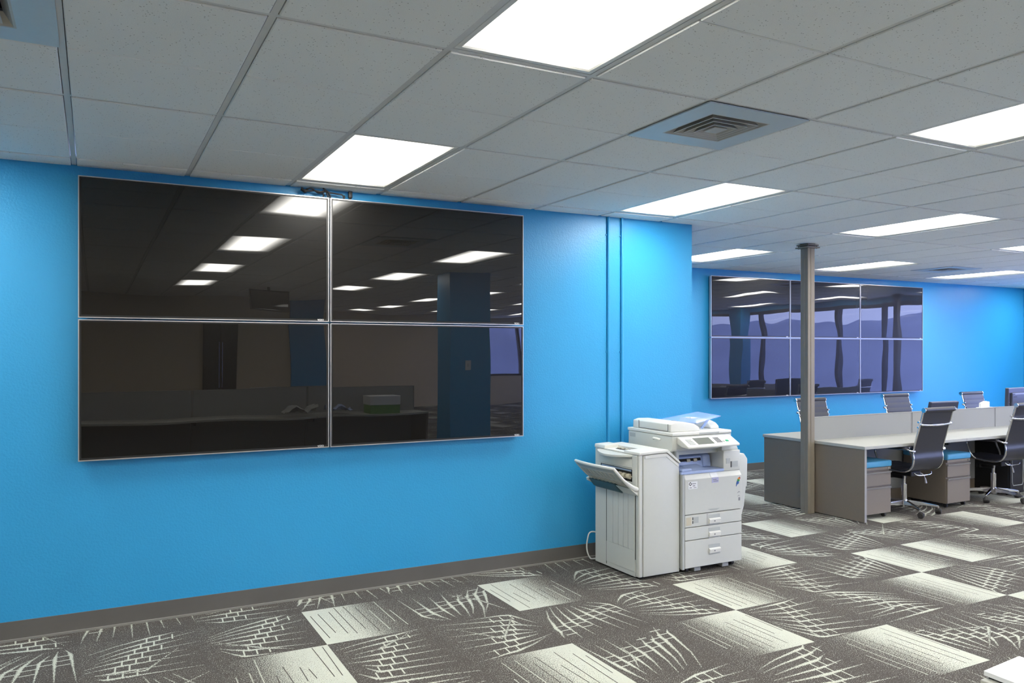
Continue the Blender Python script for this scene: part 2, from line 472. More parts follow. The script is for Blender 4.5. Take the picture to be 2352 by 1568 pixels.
# right wall with a window band and mullions
zs, zh = .38, 2.56
y_lo, y_hi = -11.5, 6.8
bb = B(); bb.box(XE, XE+.16, y_hi, YB+.14, 0, HC+.05); bb.box(XE, XE+.16, YD-.14, y_lo, 0, HC+.05)
bb.box(XE, XE+.16, y_lo, y_hi, 0, zs); bb.box(XE, XE+.16, y_lo, y_hi, zh, HC+.05)
struct(bb.obj('wall_right', 'blue_wall', label='blue wall at the far right end'))
wall('wall_pier', 'blue_wall', XE-.3, XE, .97, 1.39, label=None)
for k in range(1):
    fr = B()
    ys = [y_lo, -9.3, -7.1, -4.9, -2.7, -.5, 1.75, 3.94, 5.05, y_hi]
    for y in ys: fr.box(XE-.01, XE+.09, y-.035, y+.035, zs, zh)
    fr.box(XE-.01, XE+.09, y_lo, y_hi, zs-.02, zs+.05); fr.box(XE-.01, XE+.09, y_lo, y_hi, zh-.05, zh+.02)
    wnd = struct(fr.obj('window_1', 'door_dark'))
    struct(B().box(XE+.03, XE+.038, y_lo, y_hi, zs, zh).obj('window_pane', 'pane', wnd))
fr = B()
for x in (wx0, (wx0+wx1)/2, wx1): fr.box(x-.03, x+.03, YD-.1, YD+.01, wz0, wz1)
fr.box(wx0, wx1, YD-.1, YD+.01, wz0-.02, wz0+.04); fr.box(wx0, wx1, YD-.1, YD+.01, wz1-.04, wz1+.02)
wnd = struct(fr.obj('window_2', 'door_dark'))
struct(B().box(wx0, wx1, YD-.06, YD-.052, wz0, wz1).obj('window_pane', 'pane', wnd))
# outside: ground and hills far beyond the windows
struct(B().box(XE+.5, 160, -160, 160, -4.2, -4.0).obj('outside_ground', 'ground'))
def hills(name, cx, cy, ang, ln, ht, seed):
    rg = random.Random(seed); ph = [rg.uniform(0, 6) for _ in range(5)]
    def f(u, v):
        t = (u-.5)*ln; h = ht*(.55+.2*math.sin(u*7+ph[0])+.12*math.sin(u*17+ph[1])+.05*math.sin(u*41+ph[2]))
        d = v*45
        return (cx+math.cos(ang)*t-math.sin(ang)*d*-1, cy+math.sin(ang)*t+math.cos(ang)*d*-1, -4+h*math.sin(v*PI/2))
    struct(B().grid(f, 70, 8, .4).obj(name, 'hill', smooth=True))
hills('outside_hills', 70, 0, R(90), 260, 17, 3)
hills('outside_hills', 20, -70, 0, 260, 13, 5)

# baseboards
def base(name, segs, label=None):
    b = B(); t = B()
    for x0, y0, x1, y1, nx, ny in segs:
        # strip 8 mm proud of the wall on side (nx,ny)
        a = (min(x0, x1, x0+nx*.008, x1+nx*.008), max(x0, x1, x0+nx*.008, x1+nx*.008), min(y0, y1, y0+ny*.008, y1+ny*.008), max(y0, y1, y0+ny*.008, y1+ny*.008))
        b.box(*a, .0, .108)
        a = (min(x0, x1, x0+nx*.022, x1+nx*.022), max(x0, x1, x0+nx*.022, x1+nx*.022), min(y0, y1, y0+ny*.022, y1+ny*.022), max(y0, y1, y0+ny*.022, y1+ny*.022))
        t.box(*a, 0, .011)
    o = struct(b.obj(name, 'base'), label); struct(t.obj('base_toe', 'base_toe', o))
base('baseboard_front', [(XL, YA, XR, YA, 0, -1), (XR, YA, XR, YB, 1, 0)], 'dark grey vinyl base along the blue wall')
base('baseboard_far', [(XR, YB, XE, YB, 0, -1)])
base('baseboard_right', [(XE, 1.5, XE, YB, -1, 0)])
base('baseboard_back', [(XL, YT, XD, YT, 0, 1), (XL, YT, XL, YA, 1, 0)])

# ------------------------------------------------------------------ ceiling: grid, tiles, lights, diffusers
FIX = []    # (i, j) lower corner of a 1x2-cell light: j index of its near T-bar
for j in (-3, 1, 5, 9, 13):
    for i in (-2, 2, 6, 10, 14, 18, 22):
        FIX.append((i, j))
for j in (17, 21, 25):
    for i in (10, 14, 18): FIX.append((i, j))
def XI(i): return GX0+GX*i
def YJ(j): return GY0-GY*j
def inside(x, y):
    if not (XL < x < XE and YD < y < YB): return False
    if y > YA and x < XR: return False
    if y < YT and x < XD: return False
    return True
FIX = [(i, j) for i, j in FIX if inside(XI(i)+.3, YJ(j)+.6) and inside(XI(i)+.3, YJ(j)+1.1) and inside(XI(i)+.3, YJ(j)+.1)]
FSET = set(FIX)
VENTS = {(4, 3): 'square air diffuser between the large near light and the next one to its right',
         (-1, 3): 'partly seen square air diffuser at the top left corner of the ceiling',
         (16, -3): 'small distant air diffuser beside the far ceiling light'}
def make_ceiling():
    tl = B(); gr = B()
    for i in range(-9, 24):
        for j in range(-7, 29, 2):
            xa, xb = XI(i), XI(i+1); yb_, ya_ = YJ(j-2), YJ(j)   # cell spans j (near) .. j-2 (far)
            if (i, j) in FSET: continue
            v = (i, j) in VENTS
            g = .015
            for h in (0, 1):
                if v and h == 0: continue
                y0 = ya_ + h*GY + (g if h == 0 or v else .003); y1 = ya_ + (h+1)*GY - (g if h == 1 else .003)
                x0, x1 = xa+g, xb-g
                # clip to room
                for (cx0, cx1, cy0, cy1) in ((XL, XE, YT, YA), (XR, XE, YA, YB), (XD, XE, YD, YT)):
                    a0, a1, b0, b1 = max(x0, cx0), min(x1, cx1), max(y0, cy0), min(y1, cy1)
                    if a1-a0 < .01 or b1-b0 < .01: continue
                    tl.box(a0, a1, b0, b1, HC, HC+.022, bev=.0035 if (a1-a0 > .1 and b1-b0 > .1) else 0, seg=1)
            if not v:
                pass
    for (cx0, cx1, cy0, cy1) in ((XL, XE, YT, YA), (XR, XE, YA, YB), (XD, XE, YD, YT)):
        for i in range(-9, 25):
            x = XI(i)
            if cx0 < x < cx1: gr.box(x-.012, x+.012, cy0, cy1, HC+.006, HC+.012)
        for j in range(-7, 31, 2):
            y = YJ(j)
            if cy0 < y < cy1: gr.box(cx0, cx1, y-.012, y+.012, HC+.0062, HC+.012)
        # wall angle
        gr.box(cx0, cx1, cy0, cy0+.02, HC+.004, HC+.006) if cy0 == YT else None
    for (i, j) in VENTS:
        gr.box(XI(i), XI(i+1), YJ(j-1)-.012, YJ(j-1)+.012, HC+.0062, HC+.012)
    c = struct(tl.obj('ceiling', 'tile', label='suspended ceiling of speckled grey acoustic tiles'))
    struct(gr.obj('ceiling_grid', 'tbar', c))
    struct(B().box(XL-.2, XE+.2, YD-.2, YB+.2, HC+.14, HC+.17).obj('ceiling_deck', 'plenum', c))
make_ceiling()
# light fixtures
def make_light(loc):
    t = thing('ceiling_light', '', 'ceiling light', loc, 0, 'recessed rectangular ceiling lights')
    hx, hy = GX/2-.014, GY-.014
    f = B()
    w_ = .022
    f.box(-hx, hx, -hy, -hy+w_, .0065, .04, .002); f.box(-hx, hx, hy-w_, hy, .0065, .04, .002)
    f.box(-hx, -hx+w_, -hy+w_, hy-w_, .0065, .04, .002); f.box(hx-w_, hx, -hy+w_, hy-w_, .0065, .04, .002)
    f.box(-hx+.004, hx-.004, -hy+.004, hy-.004, .03, .12)
    f.obj('light_frame', 'frame_w', t)
    B().box(-hx+w_, hx-w_, -hy+w_, hy-w_, .014, .020).obj('lens', 'lens', t, label='glowing prismatic white lens')
    return t
LL = {(2, 5): 'largest ceiling light, bright, cut off by the top edge of the photo',
      (2, 1): 'ceiling light just above the four screens near the blue wall',
      (6, 1): 'bright ceiling light above the outer corner of the blue wall, right of the screens',
      (10, 1): 'long bright ceiling light up and right of the grey post top',
      (6, 5): 'ceiling light with soft grey bands cut off by the right edge of the photo',
      (10, -3): 'ceiling light partly hidden by the blue wall corner, left of the post',
      (14, -3): 'far ceiling light just right of the post, beside a small air diffuser',
      (18, -3): 'farthest right ceiling light, low near the far blue wall',
      (14, 1): 'sliver of ceiling light at the right edge above the far lights'}
L0 = None
for n, (i, j) in enumerate(FIX):
    loc = (XI(i)+GX/2, YJ(j)+GY, HC)
    lab = LL.get((i, j))
    if not lab:
        col = ['leftmost', 'second', 'third', 'fourth', 'fifth', 'sixth', 'seventh'][(i+2)//4]
        row = {-3: 'behind the screen wall corner', 1: 'nearest the screen wall', 5: 'second from the screen wall', 9: 'third from the screen wall', 13: 'fourth from the screen wall',
               17: 'fifth from the screen wall', 21: 'sixth from the screen wall', 25: 'deepest of all'}[j]
        lab = 'ceiling light in %s column from left, row %s' % (col, row)
    if L0 is None: L0 = make_light(loc); L0['label'] = lab
    else: dup(L0, loc, 0, lab)
# diffusers
def make_vent(loc, lab):
    t = thing('air_diffuser', lab, 'air vent', loc, 0, 'square ceiling air diffusers')
    h = GX/2-.006
    p = B(); ri = .178
    for (a, b, c, d) in ((-h, h, -h, -ri), (-h, h, ri, h), (-h, -ri, -ri, ri), (ri, h, -ri, ri)): p.box(a, b, c, d, -.004, .002)
    p.obj('face_plate', 'vent', t, label='flat pale blue-grey plate')
    B().box(-ri-.01, ri+.01, -ri-.01, ri+.01, .06, .07).obj('throat', 'dark', t)
    for k, (r0, zz) in enumerate(((.178, -.004), (.142, -.007), (.108, -.010), (.074, -.013))):
        c = B(); r1 = r0-.040 if k < 3 else r0-.040
        # sloping square cone ring
        def ring(r, z): return [(-r, -r, z), (r, -r, z), (r, r, z), (-r, r, z)]
        t2 = bmesh.new()
        A = [t2.verts.new(q) for q in ring(r0, zz)]; A2 = [t2.verts.new(q) for q in ring(r0-.008, zz)]
        Bv = [t2.verts.new(q) for q in ring(r1+.010, zz+.038)]; B2 = [t2.verts.new(q) for q in ring(r1+.004, zz+.038)]
        for q in range(4):
            w_ = (q+1) % 4
            t2.faces.new((A[q], A[w_], A2[w_], A2[q])); t2.faces.new((A2[q], A2[w_], B2[w_], B2[q])); t2.faces.new((B2[q], B2[w_], Bv[w_], Bv[q])); t2.faces.new((Bv[q], Bv[w_], A[w_], A[q]))
        bmesh.ops.recalc_face_normals(t2, faces=t2.faces[:]); c._merge(t2)
        c.obj('cone_louver', 'vent_core', t)
    B().box(-.040, .040, -.040, .040, -.014, -.008, .002).obj('center_plate', 'vent_core', t)
    return t
for (i, j), lab in VENTS.items(): make_vent((XI(i)+GX/2, YJ(j)+GY/2, HC), lab)

# ------------------------------------------------------------------ screens
SW, SH = 1.446, .817
def make_screen(gm, lab, loc, group, tilt=0):
    t = thing('wall_screen', lab, 'screen', loc, 0, group)
    w2, h2 = SW/2-.003, SH/2-.003
    b = B(); f = .0055
    b.box(-w2, w2, 0, .035, -h2, -h2+f); b.box(-w2, w2, 0, .035, h2-f, h2)
    b.box(-w2, -w2+f, 0, .035, -h2+f, h2-f); b.box(w2-f, w2, 0, .035, -h2+f, h2-f)
    b.obj('bezel', 'bezel', t, label='thin silver bezel')
    b = B(); b.box(-w2+f, w2-f, .006, .05, -h2+f, h2-f)
    b.box(-.45, .45, .035, .065, -.25, .25, .005)
    b.obj('housing', 'black', t)
    B().box(-w2+.016, w2-.016, .0035, .0065, -h2+.018, h2-.014).obj('display_glass', gm, t, label='glossy black display glass')
    for x in (-.3, .3): B().box(x-.02, x+.02, .05, .075, -.3, .3).obj('mount_rail', 'black', t)
    text_obj('brand_mark', 'VIZIO', .016, 'white_ink', t, (w2-.075, .0028, -h2+.0065), bold=.0004)
    return t
YS = 5.14
za = 2.622-SH/2; zb = za-SH-.003
A_ = []
for lab, x, z in (('upper left of the four black screens on the near blue wall', -.08+SW/2, za), ('upper right of the four black screens on the near blue wall', -.08+SW*1.5+.003, za),
                  ('lower left of the four black screens on the near blue wall', -.08+SW/2, zb), ('lower right of the four black screens on the near blue wall', -.08+SW*1.5+.003, zb)):
    if not A_: A_.append(make_screen('glass_a', lab, (x, YS, z), 'four screens on the near wall'))
    else: A_.append(dup(A_[0], (x, YS, z), 0, lab))
Y6 = YB-.08; z6 = 2.60-.812/2; S6 = []
for rr, rl in ((0, 'upper'), (1, 'lower')):
    for cc, cl in enumerate(('left', 'middle', 'right')):
        lab = '%s %s of the six wavy-reflecting screens on the far blue wall' % (rl, cl)
        loc = (7.045+.713+cc*1.420, Y6, z6-rr*.800)
        if not S6:
            o = make_screen('glass_b', lab, loc, 'six screens on the far wall'); S6.append(o)
        else: S6.append(dup(S6[0], loc, 0, lab))
for o in S6: o.scale = (.982, 1, .977)

# cables above the near screens
cb = B()
Zc = HC
rg = random.Random(4)
def cab(pts, r): cb.tube(bez(pts, 6), r, 8)
Yc = YS+.03
xs = lambda px: {693: 1.195, 720: 1.265, 745: 1.33, 760: 1.366, 790: 1.45, 805: 1.50}[px]
cab([(1.19, Yc, Zc-.012), (1.22, Yc-.01, Zc-.03), (1.27, Yc, Zc-.022), (1.31, Yc-.01, Zc-.03), (1.35, Yc, Zc-.02), (1.375, Yc, Zc-.09)], .006)
cab([(1.20, Yc, Zc-.03), (1.25, Yc-.015, Zc-.012), (1.30, Yc, Zc-.035), (1.36, Yc-.01, Zc-.025), (1.39, Yc, Zc-.09)], .005)
cab([(1.33, Yc, Zc), (1.37, Yc-.01, Zc-.028), (1.42, Yc, Zc-.03), (1.46, Yc-.01, Zc-.04), (1.47, Yc, Zc-.09)], .005)
cab([(1.32, Yc, Zc-.02), (1.335, Yc, Zc-.05), (1.31, Yc, Zc-.085)], .005)
cab([(1.47, Yc, Zc-.035), (1.475, Yc, Zc-.05), (1.455, Yc, Zc-.085)], .004)
cab([(1.19, Yc, Zc-.02), (1.21, Yc-.01, Zc-.036), (1.23, Yc, Zc-.02)], .009)
cb.box(1.50, 1.525, Yc-.012, Yc+.012, Zc-.05, Zc-.006, .003); cb.box(1.506, 1.519, Yc-.006, Yc+.006, Zc-.085, Zc-.05, .002)
tag(cb.obj('cable_bundle', 'black', smooth=True), 'black cable bundle hanging from ceiling down behind the four screens', 'cable')

# painted conduits on the near wall
cd0 = None
for x, lab in ((3.62, 'left one of two blue-painted vertical raceways on the wall above the copier'), (3.752, 'right one of two blue-painted vertical raceways on the wall above the copier')):
    if cd0 is None:
        cd0 = thing('wall_raceway', lab, 'conduit', (x, YA, 0), 0, 'blue raceways above the copier')
        B().tube([(0, -.011, .3), (0, -.011, HC-.001)], .011, 12).obj('conduit_pipe', 'blue_wall', cd0, smooth=True)
        for z in (2.54, 1.61, .7):
            B().box(-.022, .022, -.006, .001, z-.006, z+.006, .002).obj('pipe_clip', 'blue_wall', cd0)
    else: dup(cd0, (x, YA, 0), 0, lab)

# ------------------------------------------------------------------ posts
def make_post(loc, lab):
    t = thing('steel_post', lab, 'post', loc, 0, 'taupe steel posts')
    s = .0475
    b = B(); b.box(-s, s, -s, s, 0, HC-.045, .004)
    b.box(-.008, .008, -s-.004, -s+.002, 0, HC-.05); b.box(-s-.003, -s+.002, -.004, .004, 0, HC-.05)
    b.obj('shaft', 'post', t)
    c = B(); c.box(-.083, .083, -.083, .083, HC-.045, HC-.033, .002); c.box(-.075, .075, -.075, .075, HC-.020, HC-.010, .002)
    c.cyl((-.06, -.06, HC-.05), (-.06, -.06, HC-.012), .006); c.cyl((.06, -.06, HC-.05), (.06, -.06, HC-.012), .006); c.cyl((-.06, .06, HC-.05), (-.06, .06, HC-.012), .006)
    c.box(-.05, .05, -.05, .05, HC-.034, HC)
    c.obj('cap_plate', 'post', t)
    e = B(); e.box(s-.002, s+.012, -.03, .03, 0, .32, .004); e.obj('kick_sleeve', 'post', t)
    return t
p0 = make_post((6.315, 5.625, 0), 'tall taupe square steel post standing at the desk end')
dup(p0, (13.5, 5.8, 0), 0, 'steel post by the window wall, seen only as a dark reflection in the far screens')

# ------------------------------------------------------------------ workstation desks
XD0, XD1 = 6.385, 12.6
YM = 5.645
ZT = .722
def bench(x0, x1, ym, lab, segs, dep=.628, top=.95, name='workstation_desk', ends=True):
    t = thing(name, lab, 'desk', (x0, ym, 0))
    L = x1-x0
    for s in (-1, 1):
        xs_ = [0]+[q-x0 for q in segs]+[L]
        for a, b_ in zip(xs_, xs_[1:]):
            w_ = B()
            ya, yb = (.018, dep+.012) if s > 0 else (-dep-.012, -.018)
            w_.box(a+.0008-(.012 if a == 0 else 0), b_-.0008, ya, yb, ZT-.030, ZT, .003)
            w_.obj('worktop', 'desktop', t)
    # end panels and intermediate supports
    for s in (-1, 1):
        e = B(); ya, yb = (.02, dep) if s > 0 else (-dep, -.02)
        e.box(0, .028, ya, yb, .008, ZT-.030, .001)
        e.obj('end_panel', 'desk_panel', t)
        g = B(); y_ = dep if s > 0 else -dep
        g.box(-.0005, .0285, y_-.001, y_+.001, .008, ZT-.030); g.obj('edge_band', 'desk_edge', t)
    B().box(L-.028, L, -dep, dep, .008, ZT-.03).obj('end_panel', 'desk_panel', t)
    # spine panels with fabric and trim
    xs_ = [0]+[q-x0 for q in segs]+[L]
    for a, b_ in zip(xs_, xs_[1:]):
        B().box(a+.012, b_-.012, -.020, .020, .14, top-.008, .002).obj('fabric_panel', 'fabric', t)
        B().box(a+.012, b_-.012, -.018, .018, .0, .135).obj('raceway', 'desk_panel', t)
    tr = B(); tr.box(0, L, -.022, .022, top-.008, top, .001)
    for a in xs_: tr.box(a-.006 if a else 0, a+.006, -.017, .017, 0, top-.008)
    tr.obj('panel_trim', 'panel_trim', t)
    # brackets under the worktops
    for a in xs_[1:-1]:
        for s in (-1, 1):
            B().box(a-.012, a+.012, min(s*.02, s*.45), max(s*.02, s*.45), ZT-.09, ZT-.03, .002).obj('bracket', 'black', t)
    return t
bench(XD0, XD1, YM, 'long two-sided grey desk with taupe ends and low grey fabric divider', [7.92, 9.44, 10.96])

# mobile pedestals
def make_ped(loc, lab):
    t = thing('mobile_pedestal', lab, 'file cabinet', loc, 0, 'taupe mobile pedestals under the desk')
    w_, d, z0, z1 = .38, .50, .045, .495
    B().box(0, w_, .018, d, z0, z1, .003).obj('body', 'ped', t)
    B().box(.0, w_, .0, .02, z1-.028, z1, .003).obj('top_rail', 'ped', t)
    for a, b_ in ((.318, .452), (.05, .305)):
        dr = B().box(.003, w_-.003, 0, .02, a, b_, .002).obj('drawer', 'ped', t)
        p = B(); p.prism([(-.012, b_-.001), (.018, b_-.001), (.018, b_-.016), (-.008, b_-.016)], .003, w_-.003, 'x', .001)
        p.obj('pull_lip', 'ped_lip', dr)
    lk = B(); lk.cyl((w_-.04, .001, z1-.014), (w_-.04, -.004, z1-.014), .008, seg=16); lk.obj('lock', 'chrome', t)
    c = B()
    def fc(u, v):
        x = -.004+u*(w_+.008); y = -.005+v*(d+.01)
        return (x, y, z1+.001)
    q = B(); q.box(-.006, w_+.006, -.01, d+.006, z1+.001, z1+.062, .016, 4)
    cu = q.obj('seat_cushion', 'cushion', t, smooth=True, label='bright blue vinyl cushion')
    pp = [(-.0, -.004), (w_, -.004), (w_, d), (0, d)]
    for x, y in ((.045, .05), (w_-.045, .05), (.045, d-.05), (w_-.045, d-.05)):
        k = B(); k.cyl((x-.010, y, .022), (x+.010, y, .022), .021, seg=18); k.box(x-.014, x+.014, y-.014, y+.014, .032, z0, .002)
        k.obj('caster', 'caster', t)
    return t
pd = make_ped((6.49, 5.10, 0), 'taupe two-drawer pedestal with blue cushion at the near desk end')
dup(pd, (7.745, 5.10, 0), 0, 'taupe two-drawer pedestal with blue cushion between the two near chairs')

# ------------------------------------------------------------------ office chairs
def make_chair(loc, lab, base_ang, group):
    t = thing('office_chair', lab, 'office chair', loc, 0, group)
    W = .215
    # side profile (y,z), facing +y
    prof = bez([(0, .285, .425), (0, .262, .455), (0, .10, .452), (0, -.10, .437), (0, -.195, .452), (0, -.245, .50), (0, -.262, .565), (0, -.256, .64), (0, -.285, .76), (0, -.325, .90), (0, -.362, 1.035)], 6)
    for s in (-1, 1):
        r = B(); r.tube([(s*(W+.006), p.y, p.z) for p in prof], .0095, 10, sx=1.0)
        r.cyl((s*(W-.006), -.372, 1.052), (s*(W+.018), -.372, 1.052), .0225, seg=20)
        r.obj('side_rail', 'chrome', t, smooth=True)
    # ribbed sling
    n = len(prof)
    ln = [0]
    for a, b_ in zip(prof, prof[1:]): ln.append(ln[-1]+(b_-a).length)
    def at(s):
        s *= ln[-1]
        for i in range(n-1):
            if ln[i+1] >= s or i == n-2:
                k = (s-ln[i])/max(1e-6, ln[i+1]-ln[i]); return prof[i].lerp(prof[i+1], k), (prof[i+1]-prof[i]).normalized()
    def sheet(s0, s1, off, rib, name):
        tb = bmesh.new(); nu, nv = int(140*(s1-s0)), 4
        T = []; U = []
        for i in range(nu+1):
            s = s0+(s1-s0)*i/nu; p, d = at(s)
            nrm = Vector((0, -d.z, d.y))      # towards the sitter
            if nrm.z < 0 and p.z < .5: nrm = -nrm
            nrm = Vector((0, d.z, -d.y)); 
            if nrm.y < 0: nrm = nrm
            h = .008+rib*(abs(math.sin(s*ln[-1]/.062*PI))**.28)*.007
            T.append([tb.verts.new(Vector((-W+2*W*k/nv, p.y, p.z))+nrm*h) for k in range(nv+1)])
            U.append([tb.verts.new(Vector((-W+2*W*k/nv, p.y, p.z))-nrm*.006) for k in range(nv+1)])
        for i in range(nu):
            for k in range(nv):
                tb.faces.new((T[i][k], T[i+1][k], T[i+1][k+1], T[i][k+1])); tb.faces.new((U[i][k], U[i][k+1], U[i+1][k+1], U[i+1][k]))
            tb.faces.new((T[i][0], U[i][0], U[i+1][0], T[i+1][0])); tb.faces.new((T[i][nv], T[i+1][nv], U[i+1][nv], U[i][nv]))
        tb.faces.new([T[0][k] for k in range(nv+1)]+[U[0][k] for k in range(nv, -1, -1)])
        tb.faces.new([T[nu][k] for k in range(nv+1)]+[U[nu][k] for k in range(nv, -1, -1)])
        bmesh.ops.recalc_face_normals(tb, faces=tb.faces[:])
        q = B(); q._merge(tb); return q.obj(name, 'leather', t, smooth=True)
    sheet(0, .47, 1, 1, 'seat'); bk = sheet(.472, 1, 1, 1, 'backrest')
    h = B(); h.cyl((-W-.004, -.372, 1.052), (W+.004, -.372, 1.052), .024, seg=22); h.obj('head_roll', 'leather', bk, smooth=True)
    # chrome cross bar behind the upper back
    c = B(); c.tube(bez([(-W-.005, -.325, .915), (-W-.008, -.345, .912), (-.12, -.352, .905), (0, -.356, .902), (.12, -.352, .905), (W+.008, -.345, .912), (W+.005, -.325, .915)], 5), .0115, 12)
    for s in (-1, 1):
        c.cyl((s*(W+.002), -.318, .935), (s*(W+.02), -.318, .935), .010, seg=12)
        c.cyl((s*(W+.002), -.312, .885), (s*(W+.02), -.312, .885), .008, seg=12)
    c.cyl((-.09, -.353, .904), (.09, -.353, .904), .014, seg=14)
    c.obj('cross_bar', 'chrome', t, smooth=True)
    # arms
    for s in (-1, 1):
        x = s*(W+.045)
        a = B(); a.tube(bez([(s*(W+.006), -.262, .648), (x, -.255, .655), (x, -.20, .662), (x, -.02, .660), (x, .10, .650), (x, .135, .625), (x, .125, .58), (x-.0*s, .09, .50), (s*(W+.012), .06, .452)], 6), .010, 10)
        ar = a.obj('armrest', 'chrome', t, smooth=True)
        p = B(); p.box(x-.022, x+.022, -.21, .11, .660, .682, .009, 3); p.obj('arm_pad', 'leather', ar, smooth=True)
        k = B(); k.cyl((s*(W-.004), -.262, .648), (s*(W+.03), -.262, .648), .013, seg=14); k.obj('joint', 'chrome', ar, smooth=True)
    # under-seat mechanism
    m = B(); m.box(-.075, .075, -.13, .15, .375, .425, .010); m.box(-.03, .03, -.01, .12, .335, .38, .008); m.cyl((0, .15, .39), (0, .15, .33), .032, seg=16)
    m.box(-W, W, -.02, .02, .420, .436, .004)
    m.obj('mechanism', 'black', t)
    l = B(); l.tube(bez([(-.13, -.20, .425), (-.10, -.215, .405), (0, -.22, .40), (.10, -.215, .405), (.13, -.20, .425)], 5), .006, 8)
    l.obj('rear_brace', 'chrome', t, smooth=True)
    l = B(); l.tube(bez([(.06, -.03, .39), (.17, -.06, .385), (.20, -.075, .36), (.212, -.08, .33)], 5), .0045, 8); l.tube([(.212, -.08, .335), (.222, -.083, .285)], [.008, .012], 10)
    l.obj('height_lever', 'silver', t, smooth=True)
    g = B(); g.cyl((0, 0, .11), (0, 0, .285), .026, seg=20); g.cyl((0, 0, .285), (0, 0, .38), .0145, seg=16); g.cyl((0, 0, .06), (0, 0, .13), .034, seg=20)
    g.obj('gas_lift', 'chrome', t, smooth=True)
    for k in range(5):
        a = R(base_ang+72*k); ca, sa = math.cos(a), math.sin(a)
        rot = Matrix.Rotation(a, 4, 'Z')
        q = B(); 
        tb = bmesh.new(); secs = [(.03, .022, .125, .075), (.16, .017, .112, .080), (.295, .012, .088, .068), (.315, .011, .084, .066)]
        rings = []
        for rr, hw, zt_, zb_ in secs:
            rings.append([tb.verts.new(rot @ Vector(p)) for p in ((rr, -hw, zb_), (rr, hw, zb_), (rr, hw*.9, zt_), (rr, -hw*.9, zt_))])
        for A, Bq in zip(rings, rings[1:]):
            for i in range(4): tb.faces.new((A[i], A[(i+1) % 4], Bq[(i+1) % 4], Bq[i]))
        tb.faces.new(rings[0][::-1]); tb.faces.new(rings[-1]); bmesh.ops.recalc_face_normals(tb, faces=tb.faces[:])
        bmesh.ops.bevel(tb, geom=tb.edges[:], offset=.004, segments=2, affect='EDGES'); q._merge(tb)
        q.cyl((ca*.305, sa*.305, .045), (ca*.305, sa*.305, .075), .009, seg=12)
        leg = q.obj('base_leg', 'chrome', t, smooth=True)
        cs = B(); ca2 = R(base_ang+72*k+70+k*23); ux, uy = math.cos(ca2), math.sin(ca2); cx, cy = ca*.305+.012*uy, sa*.305-.012*ux
        for s in (-1, 1):
            cs.cyl((cx+ux*s*.006, cy+uy*s*.006, .028), (cx+ux*s*.026, cy+uy*s*.026, .028), .0275, .024, seg=22)
        cs.cyl((cx-ux*.02, cy-uy*.02, .028), (cx+ux*.02, cy+uy*.02, .028), .011, seg=12)
        cs.cyl((cx-ux*.014, cy-uy*.014, .034), (cx+ux*.014, cy+uy*.014, .034), .0285, seg=18)
        cs.obj('caster', 'caster', leg, smooth=True)
    return t
G_ = 'black ribbed office chairs at the long desk'
ch = make_chair((7.205, 5.20, 0), 'black and chrome office chair seen from behind, nearer one beside the desk end', 26, G_)
c2 = dup(ch, (8.70, 5.20, 0), 0, 'black and chrome office chair cut off by the right edge of the photo', G_)
for o in c2.children:
    if o.name.startswith('base_leg'): o.rotation_euler = (0, 0, R(28))
# base of the second chair is turned differently
for (x, y, z, rz, lab) in ((7.305, 6.115, 0, 180-3, 'ribbed black chair behind the divider, just behind the steel post'),
                           (8.80, 6.115, .03, 180-2, 'ribbed black chair behind the divider, right below the far screens corner'),
                           (10.36, 6.115, .0, 180, 'ribbed black chair behind the divider with a white card in front')):
    o = dup(ch, (x, y, 0), R(rz), lab, G_)
    if z: o.scale = (1, 1, 1.01)

# ------------------------------------------------------------------ things on the desk
def make_monitor(loc, rz, w_, h_, z0, lab, tiltdeg, text=None):
    t = thing('monitor', lab, 'monitor', loc, rz)
    rot = Matrix.Translation((0, 0, z0)) @ Matrix.Rotation(R(tiltdeg), 4, 'X')
    b = B(); b.box(-w_/2, w_/2, -.022, .022, -h_/2, h_/2, .008, 2, rot); b.box(-w_/2+.05, w_/2-.05, -.045, -.018, -h_/2+.05, h_/2-.06, .012, 2, rot)
    s = b.obj('shell', 'navy_plastic', t)
    b = B(); b.box(-w_/2+.015, w_/2-.015, .0215, .0235, -h_/2+.015, h_/2-.015, 0, 2, rot); b.obj('display', 'glass_a', t)
    b = B(); b.box(-w_*.28, w_*.4, -.047, -.044, h_/2-.082, h_/2-.076, 0, 2, rot); b.obj('silver_strip', 'silver', t)
    v = B()
    for k in range(5): v.box(-w_/2+.022, -w_/2+.030, -.0245, -.021, -.02-.035*k, -.012-.035*k, 0, 2, rot)
    v.obj('vent_dots', 'silver', t)
    b = B(); b.box(-.03, .03, -.04, -.01, .02, z0, .005); b.obj('neck', 'black', t)
    b = B(); b.box(-.12, .12, -.11, .09, 0, .016, .007, 3); b.obj('foot', 'black', t)
    if text:
        q = text_obj('brand_mark', text, .030, 'inkblack', t, (-w_/2+.085, -.0465, z0+h_/2-.12), bold=.0005)
    return t
make_monitor((8.90, 5.93, ZT), R(-3), .48, .29, .155, 'low dark monitor back peeking over the divider between two chairs', 12)
make_monitor((10.46, 5.95, ZT), R(4), .53, .33, .262, 'dark blue-grey monitor back at the right edge behind the divider', 2, 'lenovo')
t = thing('card_holder', 'small white card standing on top of the grey divider', 'card', (9.265, YM, .95))
B().box(-.115, .115, -.03, .03, .0, .006, .002).obj('base', 'paper_w', t)
B().prism([(-.085, .006), (.085, .006), (.085, .070), (.0, .078), (-.085, .056)], -.012, .012, 'y', .002).obj('card', 'paper_w', t)
